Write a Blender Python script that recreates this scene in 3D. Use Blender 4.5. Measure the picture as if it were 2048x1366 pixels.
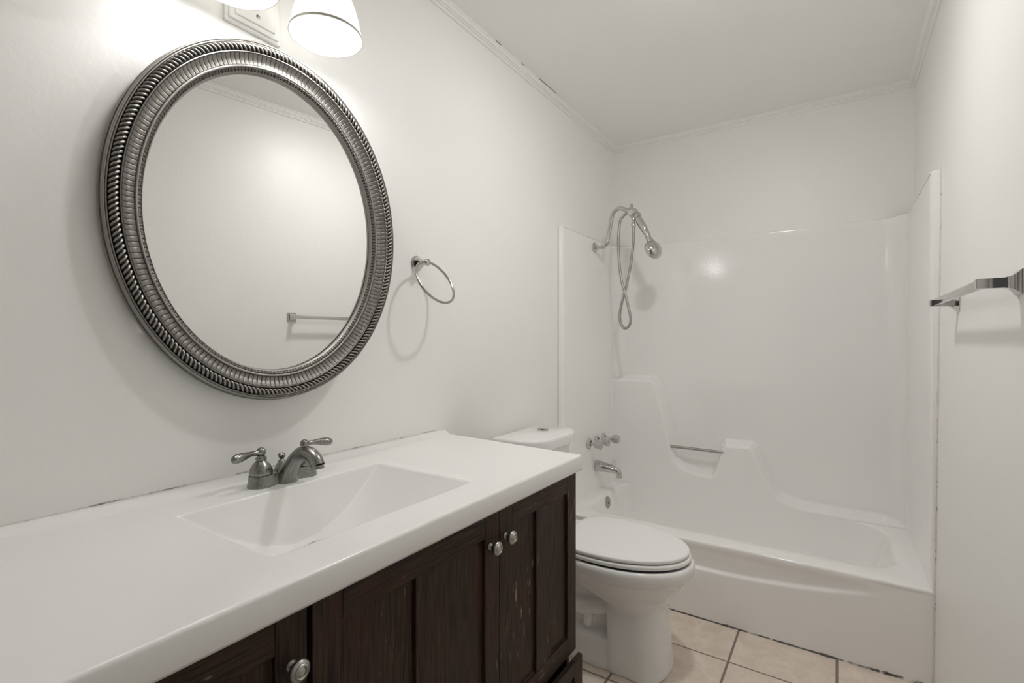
import bpy, bmesh, math, random
from mathutils import Vector, Matrix, noise
from math import sin, cos, pi, sqrt, radians

random.seed(7)
for o in list(bpy.data.objects):
    bpy.data.objects.remove(o)
scn = bpy.context.scene
COL = scn.collection

# ------------------------------------------------------------------ camera
FPX = 981.0
cam_d = bpy.data.cameras.new('camera')
cam_d.sensor_width = 36.0
cam_d.sensor_fit = 'HORIZONTAL'
cam_d.lens = 36.0 * FPX / 2048.0
cam_d.clip_start = 0.01
cam = bpy.data.objects.new('camera', cam_d)
COL.objects.link(cam)
cam.location = (1.218, 0.0, 1.22)
cam.rotation_euler = (radians(90), 0, radians(33.65))
scn.camera = cam

# ------------------------------------------------------------------ world, exposure
wd = bpy.data.worlds.new('world')
scn.world = wd
wd.use_nodes = True
wd.node_tree.nodes['Background'].inputs[0].default_value = (1.0, 0.98, 0.95, 1)
wd.node_tree.nodes['Background'].inputs[1].default_value = 0.07
scn.view_settings.view_transform = 'Standard'
scn.view_settings.look = 'None'
scn.view_settings.gamma = 1.0
scn.view_settings.use_curve_mapping = False
scn.view_settings.exposure = 0.1
# a small white room: let the light bounce around long enough
scn.cycles.max_bounces = 20
scn.cycles.diffuse_bounces = 12
scn.cycles.glossy_bounces = 8
scn.cycles.sample_clamp_indirect = 8.0
VANITY_BULB = 60.0       # emission strength of the two vanity bulbs
CEILING_GLOBE = 232.0     # emission strength of the ceiling globe

# ------------------------------------------------------------------ materials
def nodemat(name):
    m = bpy.data.materials.new(name)
    m.use_nodes = True
    nt = m.node_tree
    return m, nt, nt.nodes['Principled BSDF']

def setin(b, **k):
    names = {'color': 'Base Color', 'rough': 'Roughness', 'metal': 'Metallic', 'coat': 'Coat Weight',
             'coatr': 'Coat Roughness', 'spec': 'Specular IOR Level', 'aniso': 'Anisotropic'}
    for a, v in k.items():
        if a == 'color' and len(v) == 3:
            v = (*v, 1)
        b.inputs[names[a]].default_value = v

def add_bump(nt, b, scale, strength, dist, detail=2.0, coord='Object', kind='noise', stretch=None):
    tc = nt.nodes.new('ShaderNodeTexCoord')
    tx = nt.nodes.new('ShaderNodeTexNoise')
    tx.inputs['Scale'].default_value = scale
    tx.inputs['Detail'].default_value = detail
    src = tc.outputs[coord]
    if stretch:
        mp = nt.nodes.new('ShaderNodeMapping')
        mp.inputs['Scale'].default_value = stretch
        nt.links.new(src, mp.inputs[0]); src = mp.outputs[0]
    nt.links.new(src, tx.inputs['Vector'])
    bp = nt.nodes.new('ShaderNodeBump')
    bp.inputs['Strength'].default_value = strength
    bp.inputs['Distance'].default_value = dist
    nt.links.new(tx.outputs[0], bp.inputs['Height'])
    nt.links.new(bp.outputs[0], b.inputs['Normal'])
    return tx

def simple(name, color, rough, metal=0.0, bump=None, **k):
    m, nt, b = nodemat(name)
    setin(b, color=color, rough=rough, metal=metal, **k)
    if bump:
        add_bump(nt, b, *bump)
    return m

M_WALL = simple('wall_paint', (0.90, 0.893, 0.876), 0.42, bump=(55, 0.22, 0.0025, 3))
M_CEIL = simple('ceiling_paint', (0.935, 0.93, 0.918), 0.75, bump=(30, 0.2, 0.002, 3))
M_TRIM = simple('trim_paint', (0.90, 0.893, 0.876), 0.4)
M_ACRYL = simple('white_fibreglass', (0.915, 0.91, 0.897), 0.11, bump=(110, 0.28, 0.0006, 2), spec=0.65)
def pebble_top(m):
    # the unit is smooth below and pebbled in a band along its top
    nt = m.node_tree; bp = [n for n in nt.nodes if n.type == 'BUMP'][0]
    tc = [n for n in nt.nodes if n.type == 'TEX_COORD'][0]
    sep = nt.nodes.new('ShaderNodeSeparateXYZ'); nt.links.new(tc.outputs['Object'], sep.inputs[0])
    mr = nt.nodes.new('ShaderNodeMapRange')
    mr.inputs['From Min'].default_value = 1.50; mr.inputs['From Max'].default_value = 1.66
    mr.inputs['To Min'].default_value = 0.15; mr.inputs['To Max'].default_value = 1.0
    nt.links.new(sep.outputs[2], mr.inputs['Value']); nt.links.new(mr.outputs[0], bp.inputs['Strength'])
    bp.inputs['Distance'].default_value = 0.00032
pebble_top(M_ACRYL)
M_TOP = simple('white_cultured_marble', (0.88, 0.88, 0.865), 0.22)
M_PORC = simple('white_porcelain', (0.85, 0.845, 0.835), 0.10)
M_SEAT = simple('white_seat_plastic', (0.87, 0.87, 0.86), 0.25)
M_CHROME = simple('polished_chrome', (0.58, 0.575, 0.56), 0.06, 1.0)
M_SATIN = simple('satin_chrome', (0.42, 0.415, 0.40), 0.22, 1.0)
M_FIXT = simple('white_lamp_metal', (0.85, 0.84, 0.82), 0.35)
M_DARK = simple('dark_void', (0.012, 0.010, 0.009), 0.8)
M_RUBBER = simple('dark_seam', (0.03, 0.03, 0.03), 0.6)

def brushed(name, color, rough):
    m, nt, b = nodemat(name)
    setin(b, color=color, rough=rough, metal=1.0)
    tc = nt.nodes.new('ShaderNodeTexCoord')
    mp = nt.nodes.new('ShaderNodeMapping'); mp.inputs['Scale'].default_value = (900, 900, 60)
    tx = nt.nodes.new('ShaderNodeTexNoise'); tx.inputs['Scale'].default_value = 1.0
    nt.links.new(tc.outputs['Object'], mp.inputs[0]); nt.links.new(mp.outputs[0], tx.inputs['Vector'])
    mr = nt.nodes.new('ShaderNodeMapRange')
    mr.inputs['To Min'].default_value = rough - 0.07; mr.inputs['To Max'].default_value = rough + 0.1
    nt.links.new(tx.outputs[0], mr.inputs['Value']); nt.links.new(mr.outputs[0], b.inputs['Roughness'])
    return m
M_NICKEL = brushed('brushed_nickel', (0.29, 0.285, 0.27), 0.27)
M_KNOB = brushed('antique_pewter', (0.46, 0.45, 0.42), 0.34)

def pewter(name):
    # antiqued silver leaf: the carved grooves hold dark patina ('patina' vertex attribute)
    m, nt, b = nodemat(name)
    setin(b, rough=0.42, metal=0.75)
    at = nt.nodes.new('ShaderNodeAttribute'); at.attribute_name = 'patina'
    cr = nt.nodes.new('ShaderNodeValToRGB')
    cr.color_ramp.elements[0].position = 0.0; cr.color_ramp.elements[0].color = (0.37, 0.355, 0.33, 1)
    cr.color_ramp.elements[1].position = 1.0; cr.color_ramp.elements[1].color = (0.030, 0.025, 0.021, 1)
    tc = nt.nodes.new('ShaderNodeTexCoord')
    tx = nt.nodes.new('ShaderNodeTexNoise'); tx.inputs['Scale'].default_value = 260; tx.inputs['Detail'].default_value = 3
    nt.links.new(tc.outputs['Object'], tx.inputs['Vector'])
    ma = nt.nodes.new('ShaderNodeMath'); ma.operation = 'MULTIPLY_ADD'
    ma.inputs[1].default_value = 0.35
    nt.links.new(tx.outputs[0], ma.inputs[0])
    sb = nt.nodes.new('ShaderNodeMath'); sb.operation = 'SUBTRACT'; sb.inputs[1].default_value = 0.13
    nt.links.new(at.outputs['Fac'], sb.inputs[0]); nt.links.new(sb.outputs[0], ma.inputs[2])
    nt.links.new(ma.outputs[0], cr.inputs[0]); nt.links.new(cr.outputs[0], b.inputs['Base Color'])
    return m
M_PEWTER = pewter('antiqued_silver_frame')

def mirror_mat():
    m, nt, b = nodemat('mirror_silver')
    setin(b, color=(0.90, 0.90, 0.89), rough=0.0, metal=1.0)
    return m
M_MIRROR = mirror_mat()

def wood(name, axis):
    """dark espresso stain over open-grained oak, worn through in flecks along the grain"""
    m, nt, b = nodemat(name)
    N, L = nt.nodes, nt.links
    tc = N.new('ShaderNodeTexCoord')
    def noise_tex(scale, st, detail=4, dist=0.0):
        mp = N.new('ShaderNodeMapping'); mp.inputs['Scale'].default_value = st
        tx = N.new('ShaderNodeTexNoise'); tx.inputs['Scale'].default_value = scale
        tx.inputs['Detail'].default_value = detail; tx.inputs['Distortion'].default_value = dist
        L.new(tc.outputs['Object'], mp.inputs[0]); L.new(mp.outputs[0], tx.inputs['Vector'])
        return tx
    st = {'z': (1, 1, 0.045), 'y': (1, 0.045, 1)}[axis]
    st2 = {'z': (1, 1, 0.16), 'y': (1, 0.16, 1)}[axis]
    st3 = {'z': (1, 1, 0.6), 'y': (1, 0.6, 1)}[axis]
    g = noise_tex(260, st, 5, 0.4)
    big = noise_tex(9, st3, 2)
    fl = noise_tex(110, st2, 3)
    cr = N.new('ShaderNodeValToRGB')
    e = cr.color_ramp.elements
    e[0].position = 0.36; e[0].color = (0.011, 0.0065, 0.0045, 1)
    e[1].position = 0.62; e[1].color = (0.047, 0.026, 0.0165, 1)
    L.new(g.outputs[0], cr.inputs[0])
    red = N.new('ShaderNodeMixRGB'); red.blend_type = 'MIX'
    red.inputs[2].default_value = (0.062, 0.018, 0.013, 1)
    rr = N.new('ShaderNodeMapRange'); rr.inputs['From Min'].default_value = 0.50; rr.inputs['From Max'].default_value = 0.75
    rr.inputs['To Max'].default_value = 0.6
    L.new(big.outputs[0], rr.inputs['Value']); L.new(rr.outputs[0], red.inputs[0]); L.new(cr.outputs[0], red.inputs[1])
    # worn flecks
    f1 = N.new('ShaderNodeMapRange'); f1.inputs['From Min'].default_value = 0.63; f1.inputs['From Max'].default_value = 0.69
    L.new(fl.outputs[0], f1.inputs['Value'])
    big2 = noise_tex(5.5, (1, 1, 1), 2)
    f2 = N.new('ShaderNodeMapRange'); f2.inputs['From Min'].default_value = 0.50; f2.inputs['From Max'].default_value = 0.62
    L.new(big2.outputs[0], f2.inputs['Value'])
    mu = N.new('ShaderNodeMath'); mu.operation = 'MULTIPLY'
    L.new(f1.outputs[0], mu.inputs[0]); L.new(f2.outputs[0], mu.inputs[1])
    mu2 = N.new('ShaderNodeMath'); mu2.operation = 'MULTIPLY'; mu2.inputs[1].default_value = 0.85
    L.new(mu.outputs[0], mu2.inputs[0])
    fx = N.new('ShaderNodeMixRGB'); fx.inputs[2].default_value = (0.30, 0.20, 0.16, 1)
    L.new(mu2.outputs[0], fx.inputs[0]); L.new(red.outputs[0], fx.inputs[1])
    L.new(fx.outputs[0], b.inputs['Base Color'])
    setin(b, rough=0.5, spec=0.22)
    bp = N.new('ShaderNodeBump'); bp.inputs['Strength'].default_value = 0.5; bp.inputs['Distance'].default_value = 0.0008
    L.new(g.outputs[0], bp.inputs['Height']); L.new(bp.outputs[0], b.inputs['Normal'])
    return m
M_WOODV = wood('espresso_oak_upright', 'z')
M_WOODH = wood('espresso_oak_level', 'y')

def tile_mat():
    """beige ceramic tiles, 345 mm grid, grey-brown grout"""
    m, nt, b = nodemat('beige_floor_tile')
    N, L = nt.nodes, nt.links
    geo = N.new('ShaderNodeNewGeometry')
    sep = N.new('ShaderNodeSeparateXYZ'); L.new(geo.outputs['Position'], sep.inputs[0])
    T = 0.345
    def dist(axis_out, off, half):
        a = N.new('ShaderNodeMath'); a.operation = 'SUBTRACT'; a.inputs[1].default_value = off - 20 * T
        L.new(axis_out, a.inputs[0])
        w = N.new('ShaderNodeMath'); w.operation = 'PINGPONG'; w.inputs[1].default_value = T / 2
        L.new(a.outputs[0], w.inputs[0])
        c = N.new('ShaderNodeMapRange'); c.inputs['From Min'].default_value = half; c.inputs['From Max'].default_value = half + 0.0015
        L.new(w.outputs[0], c.inputs['Value'])
        return c
    cx = dist(sep.outputs[0], 0.868, 0.0035)
    cy = dist(sep.outputs[1], 2.011, 0.0028)
    mn = N.new('ShaderNodeMath'); mn.operation = 'MINIMUM'
    L.new(cx.outputs[0], mn.inputs[0]); L.new(cy.outputs[0], mn.inputs[1])
    t1 = N.new('ShaderNodeTexNoise'); t1.inputs['Scale'].default_value = 13; t1.inputs['Detail'].default_value = 8
    t1.inputs['Roughness'].default_value = 0.65; t1.inputs['Distortion'].default_value = 0.6
    L.new(geo.outputs['Position'], t1.inputs['Vector'])
    cr = N.new('ShaderNodeValToRGB'); e = cr.color_ramp.elements
    e[0].position = 0.30; e[0].color = (0.66, 0.56, 0.47, 1)
    e[1].position = 0.66; e[1].color = (0.82, 0.73, 0.64, 1)
    L.new(t1.outputs[0], cr.inputs[0])
    t2 = N.new('ShaderNodeTexNoise'); t2.inputs['Scale'].default_value = 55; t2.inputs['Detail'].default_value = 4
    L.new(geo.outputs['Position'], t2.inputs['Vector'])
    v = N.new('ShaderNodeMapRange'); v.inputs['From Min'].default_value = 0.55; v.inputs['From Max'].default_value = 0.75
    v.inputs['To Max'].default_value = 0.45
    L.new(t2.outputs[0], v.inputs['Value'])
    mx0 = N.new('ShaderNodeMixRGB'); mx0.inputs[2].default_value = (0.56, 0.475, 0.395, 1)
    L.new(v.outputs[0], mx0.inputs[0]); L.new(cr.outputs[0], mx0.inputs[1])
    mx = N.new('ShaderNodeMixRGB'); mx.inputs[1].default_value = (0.24, 0.20, 0.165, 1)
    L.new(mn.outputs[0], mx.inputs[0]); L.new(mx0.outputs[0], mx.inputs[2])
    L.new(mx.outputs[0], b.inputs['Base Color'])
    rg = N.new('ShaderNodeMapRange'); rg.inputs['To Min'].default_value = 0.85; rg.inputs['To Max'].default_value = 0.38
    L.new(mn.outputs[0], rg.inputs['Value']); L.new(rg.outputs[0], b.inputs['Roughness'])
    bp = N.new('ShaderNodeBump'); bp.inputs['Strength'].default_value = 0.6; bp.inputs['Distance'].default_value = 0.0015
    L.new(mn.outputs[0], bp.inputs['Height']); L.new(bp.outputs[0], b.inputs['Normal'])
    return m
M_TILE = tile_mat()

def caulk_mat(name, dark_lo, dark_hi, scale):
    m, nt, b = nodemat(name)
    N, L = nt.nodes, nt.links
    tc = N.new('ShaderNodeTexCoord')
    tx = N.new('ShaderNodeTexNoise'); tx.inputs['Scale'].default_value = scale; tx.inputs['Detail'].default_value = 6
    tx.inputs['Roughness'].default_value = 0.7
    L.new(tc.outputs['Object'], tx.inputs['Vector'])
    cr = N.new('ShaderNodeValToRGB'); e = cr.color_ramp.elements
    e[0].position = dark_lo; e[0].color = (0.70, 0.68, 0.65, 1)
    e[1].position = dark_hi; e[1].color = (0.055, 0.045, 0.035, 1)
    L.new(tx.outputs[0], cr.inputs[0]); L.new(cr.outputs[0], b.inputs['Base Color'])
    setin(b, rough=0.5)
    bp = N.new('ShaderNodeBump'); bp.inputs['Strength'].default_value = 0.6; bp.inputs['Distance'].default_value = 0.002
    L.new(tx.outputs[0], bp.inputs['Height']); L.new(bp.outputs[0], b.inputs['Normal'])
    return m
M_CAULK_FLOOR = caulk_mat('mouldy_caulk', 0.36, 0.47, 22)
M_CAULK_WALL = caulk_mat('wall_caulk', 0.56, 0.72, 60)

def rim_mat():
    m, nt, b = nodemat('worn_silver_band')
    setin(b, rough=0.35, metal=0.6, color=(0.42, 0.40, 0.36))
    return m
M_BAND = rim_mat()

def shade_mat():
    m = bpy.data.materials.new('frosted_shade_glass'); m.use_nodes = True
    nt = m.node_tree; N, L = nt.nodes, nt.links
    out = N['Material Output']; b = N['Principled BSDF']
    setin(b, color=(0.93, 0.93, 0.92), rough=0.25)
    tr = N.new('ShaderNodeBsdfTranslucent'); tr.inputs[0].default_value = (0.95, 0.95, 0.93, 1)
    mx = N.new('ShaderNodeMixShader'); mx.inputs[0].default_value = 0.36
    L.new(b.outputs[0], mx.inputs[1]); L.new(tr.outputs[0], mx.inputs[2]); L.new(mx.outputs[0], out.inputs[0])
    return m
M_SHADE = shade_mat()

def emit(name, col, s):
    m = bpy.data.materials.new(name); m.use_nodes = True
    nt = m.node_tree; nt.nodes.remove(nt.nodes['Principled BSDF'])
    e = nt.nodes.new('ShaderNodeEmission'); e.inputs[0].default_value = (*col, 1); e.inputs[1].default_value = s
    nt.links.new(e.outputs[0], nt.nodes['Material Output'].inputs[0])
    return m
M_BULB = emit('lit_bulb', (1.0, 0.993, 0.978), VANITY_BULB)
M_GLOBE = emit('lit_globe', (1.0, 0.993, 0.978), CEILING_GLOBE)

# ------------------------------------------------------------------ object helpers
def wloc(o):
    v = Vector((0, 0, 0))
    while o is not None:
        v += o.location; o = o.parent
    return v

def thing(name, label, cat, loc, group=None):
    o = bpy.data.objects.new(name, None); COL.objects.link(o)
    o.location = loc; o['label'] = label; o['category'] = cat
    o.empty_display_size = 0.05
    if group: o['group'] = group
    return o

def finish(name, bm, mats, parent=None, sharp=35, origin=None, label=None):
    """bm is in world space; the mesh becomes a child of parent (or a top-level object)"""
    if not isinstance(mats, (list, tuple)): mats = [mats]
    bmesh.ops.recalc_face_normals(bm, faces=bm.faces)
    for f in bm.faces: f.smooth = True
    ca = radians(sharp)
    for e in bm.edges:
        if len(e.link_faces) == 2:
            e.smooth = e.calc_face_angle(0) < ca
    me = bpy.data.meshes.new(name)
    base = wloc(parent) if parent is not None else Vector((0, 0, 0))
    own = Vector(origin) - base if origin is not None else Vector((0, 0, 0))
    bmesh.ops.translate(bm, verts=bm.verts, vec=-(base + own))
    bm.to_mesh(me); bm.free()
    for m in mats: me.materials.append(m)
    o = bpy.data.objects.new(name, me); COL.objects.link(o)
    o.location = own
    if parent is not None: o.parent = parent
    if label: o['label'] = label
    return o

def struct(name, bm, mats, parent=None, sharp=35):
    o = finish(name, bm, mats, parent, sharp)
    if parent is None: o['kind'] = 'structure'
    return o

def tag(o, label, cat, group=None):
    o['label'] = label; o['category'] = cat
    if group: o['group'] = group
    return o

def add_box(bm, x0, x1, y0, y1, z0, z1, bev=0.0, seg=2, mi=0):
    r = bmesh.ops.create_cube(bm, size=1.0)
    vs = r['verts']
    for v in vs:
        v.co = Vector((x0 if v.co.x < 0 else x1, y0 if v.co.y < 0 else y1, z0 if v.co.z < 0 else z1))
    fs = set(f for v in vs for f in v.link_faces)
    if bev > 0:
        es = list(set(e for v in vs for e in v.link_edges))
        r2 = bmesh.ops.bevel(bm, geom=es, offset=bev, segments=seg, profile=0.5, affect='EDGES')
        fs = set(r2['faces']) | set(f for v in r2['verts'] for f in v.link_faces)
    for f in fs:
        if f.is_valid: f.material_index = mi

def box(x0, x1, y0, y1, z0, z1, bev=0.0, seg=2):
    bm = bmesh.new(); add_box(bm, x0, x1, y0, y1, z0, z1, bev, seg); return bm

def add_loops(bm, loops, close=True, cap0=False, cap1=False, mi=0):
    """bridge a list of equally long point loops"""
    rows = [[bm.verts.new(p) for p in lp] for lp in loops]
    n = len(rows[0])
    for a, b in zip(rows[:-1], rows[1:]):
        for i in range(n if close else n - 1):
            j = (i + 1) % n
            f = bm.faces.new((a[i], a[j], b[j], b[i])); f.material_index = mi
    if cap0: bm.faces.new(rows[0][::-1]).material_index = mi
    if cap1: bm.faces.new(rows[-1]).material_index = mi
    return rows

def frame_axes(d):
    d = Vector(d).normalized()
    up = Vector((0, 0, 1)) if abs(d.z) < 0.9 else Vector((1, 0, 0))
    a = d.cross(up).normalized(); b = d.cross(a).normalized()
    return a, b

def add_lathe(bm, base, axis, prof, n=32, cap0=True, cap1=True, flute=None, mi=0):
    """prof = [(distance along axis, radius)]"""
    axis = Vector(axis).normalized(); a, b = frame_axes(axis); base = Vector(base)
    loops = []
    for (h, r) in prof:
        lp = []
        for i in range(n):
            t = 2 * pi * i / n
            rr = r
            if flute: rr = flute(h, r, t)
            lp.append(base + axis * h + a * (rr * cos(t)) + b * (rr * sin(t)))
        loops.append(lp)
    add_loops(bm, loops, True, cap0, cap1, mi)

def smooth_path(pts, sub=8):
    """Catmull-Rom through points (tuples of any length)"""
    P = [tuple(p) for p in pts]; out = []
    P = [tuple(2 * a - b for a, b in zip(P[0], P[1]))] + P + [tuple(2 * a - b for a, b in zip(P[-1], P[-2]))]
    for i in range(1, len(P) - 2):
        for k in range(sub):
            t = k / sub
            out.append(tuple(0.5 * ((2 * p1) + (-p0 + p2) * t + (2 * p0 - 5 * p1 + 4 * p2 - p3) * t * t + (-p0 + 3 * p1 - 3 * p2 + p3) * t ** 3)
                             for p0, p1, p2, p3 in zip(P[i - 1], P[i], P[i + 1], P[i + 2])))
    out.append(P[-2])
    return out

def add_tube(bm, pts, radii, n=16, cap=True, squash=None, closed=False, mi=0):
    pts = [Vector(p[:3]) for p in pts]
    m = len(pts)
    if not hasattr(radii, '__len__'): radii = [radii] * m
    tang = []
    for i in range(m):
        if closed: d = pts[(i + 1) % m] - pts[i - 1]
        else: d = pts[min(i + 1, m - 1)] - pts[max(i - 1, 0)]
        tang.append(d.normalized())
    a, b = frame_axes(tang[0]); loops = []
    for i in range(m):
        if i:
            q = tang[i - 1].rotation_difference(tang[i]); a = q @ a
        b = tang[i].cross(a).normalized(); a = b.cross(tang[i]).normalized()
        r = radii[i]; sa, sb = (squash or (1, 1))
        loops.append([pts[i] + a * (r * sa * cos(2 * pi * k / n)) + b * (r * sb * sin(2 * pi * k / n)) for k in range(n)])
    if closed: loops.append(loops[0])
    add_loops(bm, loops, True, cap and not closed, cap and not closed, mi)
    if closed: bmesh.ops.remove_doubles(bm, verts=bm.verts, dist=1e-6)

def sstep(a, b, x):
    t = max(0.0, min(1.0, (x - a) / (b - a))); return t * t * (3 - 2 * t)

def lerp(a, b, t): return a + (b - a) * t

# ------------------------------------------------------------------ room shell
W = 1.52; YB = 3.03; YF = -0.80; ZC = 2.474
def xr(z): return 1.499 + 0.0113 * z           # the right wall leans out slightly

bm = box(-0.12, 1.66, YF - 0.5, YB + 0.12, -0.08, 0.0); struct('floor', bm, M_TILE)
bm = box(-0.12, 1.66, YF - 0.5, YB + 0.12, ZC, ZC + 0.08); struct('ceiling', bm, M_CEIL)
bm = box(-0.10, 0.0, YF - 0.1, YB + 0.10, 0.0, ZC); struct('wall_left', bm, M_WALL)
bm = box(0.0, xr(ZC) + 0.10, YB, YB + 0.10, 0.0, ZC); struct('wall_back', bm, M_WALL)
bm = bmesh.new()
add_loops(bm, [[(xr(z), YF - 0.1, z), (xr(z), YB, z), (xr(ZC) + 0.1, YB, z), (xr(ZC) + 0.1, YF - 0.1, z)] for z in (0.0, ZC)], True, True, True)
struct('wall_right', bm, M_WALL)
# wall behind the camera with an open doorway onto a dim hall
bm = bmesh.new()
add_box(bm, 0.0, 0.68, YF - 0.1, YF, 0, ZC); add_box(bm, 1.44, 1.499, YF - 0.1, YF, 0, ZC); add_box(bm, 0.68, 1.44, YF - 0.1, YF, 2.05, ZC)
struct('wall_front', bm, M_WALL)
bm = bmesh.new()
for (a, b_) in ((0.62, 0.68), (1.44, 1.495)): add_box(bm, a, b_, YF, YF + 0.015, 0, 2.11, 0.003)
add_box(bm, 0.62, 1.495, YF, YF + 0.015, 2.05, 2.11, 0.003)
struct('trim_1', bm, M_TRIM)

# crown mouldings: stepped profile (out from the wall, down from the ceiling)
PROF = [(0.0, 0.0), (0.030, 0.0), (0.030, 0.004), (0.024, 0.009), (0.0215, 0.015), (0.0215, 0.0180), (0.0155, 0.0186), (0.0150, 0.0240),
        (0.0095, 0.0246), (0.0085, 0.0315), (0.0065, 0.0345), (0.0, 0.0345)]
def crown(name, p0, p1, out):
    bm = bmesh.new()
    p0, p1, out = Vector(p0), Vector(p1), Vector(out)
    d = (p1 - p0).normalized()
    L = []
    for p, s in ((p0, 1), (p1, -1)):
        L.append([p + out * a + d * (s * a) + Vector((0, 0, -b)) for a, b in PROF])
    add_loops(bm, L, True, True, True)
    return struct(name, bm, M_TRIM, sharp=20)
crown('trim_2', (0, YF, ZC), (0, YB, ZC), (1, 0, 0))
crown('trim_3', (0, YB, ZC), (xr(ZC), YB, ZC), (0, -1, 0))
crown('trim_4', (xr(ZC) - 0.0005, YB, ZC), (xr(ZC) - 0.0005, YF, ZC), (-1, 0, 0))
# hairline crack along the top of the left crown
bm = bmesh.new()
for (a, b_) in ((1.66, 1.70), (1.86, 1.885), (2.02, 2.10), (2.105, 2.19)):
    add_box(bm, 0.0295, 0.0312, a, b_, ZC - 0.0022, ZC)
struct('trim_5', bm, M_RUBBER)

# ------------------------------------------------------------------ tub and shower unit
XL, XRR, YK, YFR, ZR, ZT = 0.03, 1.488, 3.005, 2.26, 0.34, 1.822
YREL = 2.93
tub_unit = thing('bathtub_shower_unit', 'white one-piece fibreglass bathtub with tall shower surround filling the far end', 'bathtub', (0.76, 2.64, 0.0))

RELIEF = [(-0.5, 0.984), (0.285, 0.992), (0.31, 0.95), (0.335, 0.868), (0.395, 0.60), (0.415, 0.53), (0.45, 0.492), (0.485, 0.476), (0.554, 0.462),
          (0.615, 0.462), (0.635, 0.49), (0.655, 0.56), (0.672, 0.625), (0.69, 0.648), (0.82, 0.652), (0.838, 0.635), (0.885, 0.515), (0.925, 0.44),
          (0.955, 0.405), (0.995, 0.383), (1.058, 0.367), (1.2, 0.362), (2.0, 0.360)]
def sd_relief(x, z):
    """signed distance to the relief outline, positive inside (below)"""
    best = 9; 
    for (x0, z0), (x1, z1) in zip(RELIEF[:-1], RELIEF[1:]):
        dx, dz = x1 - x0, z1 - z0
        t = max(0, min(1, ((x - x0) * dx + (z - z0) * dz) / (dx * dx + dz * dz)))
        best = min(best, (x - x0 - t * dx) ** 2 + (z - z0 - t * dz) ** 2)
        if x0 <= x < x1: top = z0 + dz * (x - x0) / dx
    d = sqrt(best)
    return d if z < top else -d

path = []   # plan of the surround: (x, y)
def lin(a, b, n): return [(lerp(a[0], b[0], i / n), lerp(a[1], b[1], i / n)) for i in range(n)]
R = 0.105
path += [(0.002, YFR + 0.002), (0.005, YFR - 0.001), (0.016, YFR), (0.022, YFR + 0.002), (0.026, YFR + 0.008)]
path += lin((XL - 0.003, YFR + 0.02), (XL, YK - R), 24)
path += [(XL + R - R * cos(t), YK - R + R * sin(t)) for t in [pi / 2 * i / 14 for i in range(14)]]
path += lin((XL + R, YK), (XRR - R, YK), 240)
path += [(XRR - R + R * sin(t), YK - R + R * cos(t)) for t in [pi / 2 * i / 14 for i in range(14)]]
path += lin((XRR, YK - R), (XRR + 0.002, YFR + 0.02), 24)
path += [(XRR + 0.003, YFR + 0.008), (XRR + 0.006, YFR + 0.002), (XRR + 0.012, YFR)]
zs = [ZR - 0.004 + 0.005 * i for i in range(int((1.04 - ZR) / 0.005) + 1)] + [1.08, 1.2, 1.4, 1.6, 1.75, ZT - 0.012, ZT - 0.004, ZT, ZT]
bm = bmesh.new(); loops = []
NZ = len(zs)
for k, z in enumerate(zs):
    lp = []
    for i, (x, y) in enumerate(path):
        yy = y
        if y > 2.8 and z < 1.1:
            w = sstep(-0.018, 0.016, sd_relief(x, z))
            yy = min(y, lerp(YK, YREL, w))
        zz = z
        xx = x
        if k >= NZ - 3 and 5 <= i < len(path) - 3:      # rolled top edge
            off = {NZ - 3: 0.001, NZ - 2: 0.006, NZ - 1: 0.024}[k]
            if y > YK - R * 0.5: yy += off
            elif x < 0.5: xx -= off
            else: xx += off
        if i >= len(path) - 1: xx = xr(z) - 0.0005
        lp.append((xx, yy, zz))
    loops.append(lp)
add_loops(bm, loops, close=False)
# right front flange reaches the leaning wall
finish('surround', bm, M_ACRYL, tub_unit, sharp=50)

def rrect(x0, x1, y0, y1, rs, n=14, m=24):
    """rounded rectangle, same point count always; rs = radii at (x0y0, x1y0, x1y1, x0y1)"""
    pts = []
    c = [(x0 + rs[0], y0 + rs[0], pi, rs[0]), (x1 - rs[1], y0 + rs[1], 1.5 * pi, rs[1]), (x1 - rs[2], y1 - rs[2], 0, rs[2]), (x0 + rs[3], y1 - rs[3], 0.5 * pi, rs[3])]
    arcs = [[(cx + r * cos(t0 + pi / 2 * i / n), cy + r * sin(t0 + pi / 2 * i / n)) for i in range(n + 1)] for cx, cy, t0, r in c]
    for k in range(4):
        pts += arcs[k]
        a, b = arcs[k][-1], arcs[(k + 1) % 4][0]
        pts += [(lerp(a[0], b[0], i / m), lerp(a[1], b[1], i / m)) for i in range(1, m)]
    return pts
bm = bmesh.new()
IN = dict(x0=0.095, x1=1.415, y0=2.372, y1=YREL + 0.0005)
def basin(z, i, extra=0.0):
    return [(x, y, z) for x, y in rrect(IN['x0'] + i, IN['x1'] - i - extra, IN['y0'] + i * 0.8, IN['y1'] - (max(0.0, i - 0.02) * 0.6), (0.11, 0.13, 0.16, 0.06))]
outer = [(x, y, ZR) for x, y in rrect(0.0025, 1.5, YFR + 0.010, 2.995, (0.001,) * 4)]
mid = [(x, y, ZR + 0.001) for x, y in rrect(0.06, 1.45, YFR + 0.055, 2.965, (0.05, 0.07, 0.07, 0.05))]
L = [outer, mid, basin(ZR - 0.0005, -0.008), basin(ZR - 0.003, 0.0), basin(ZR - 0.010, 0.006), basin(ZR - 0.03, 0.011), basin(0.24, 0.02, 0.02),
     basin(0.14, 0.035, 0.06), basin(0.09, 0.055, 0.09), basin(0.065, 0.085, 0.10), basin(0.058, 0.13, 0.10)]
add_loops(bm, L, True, False, True)
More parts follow.
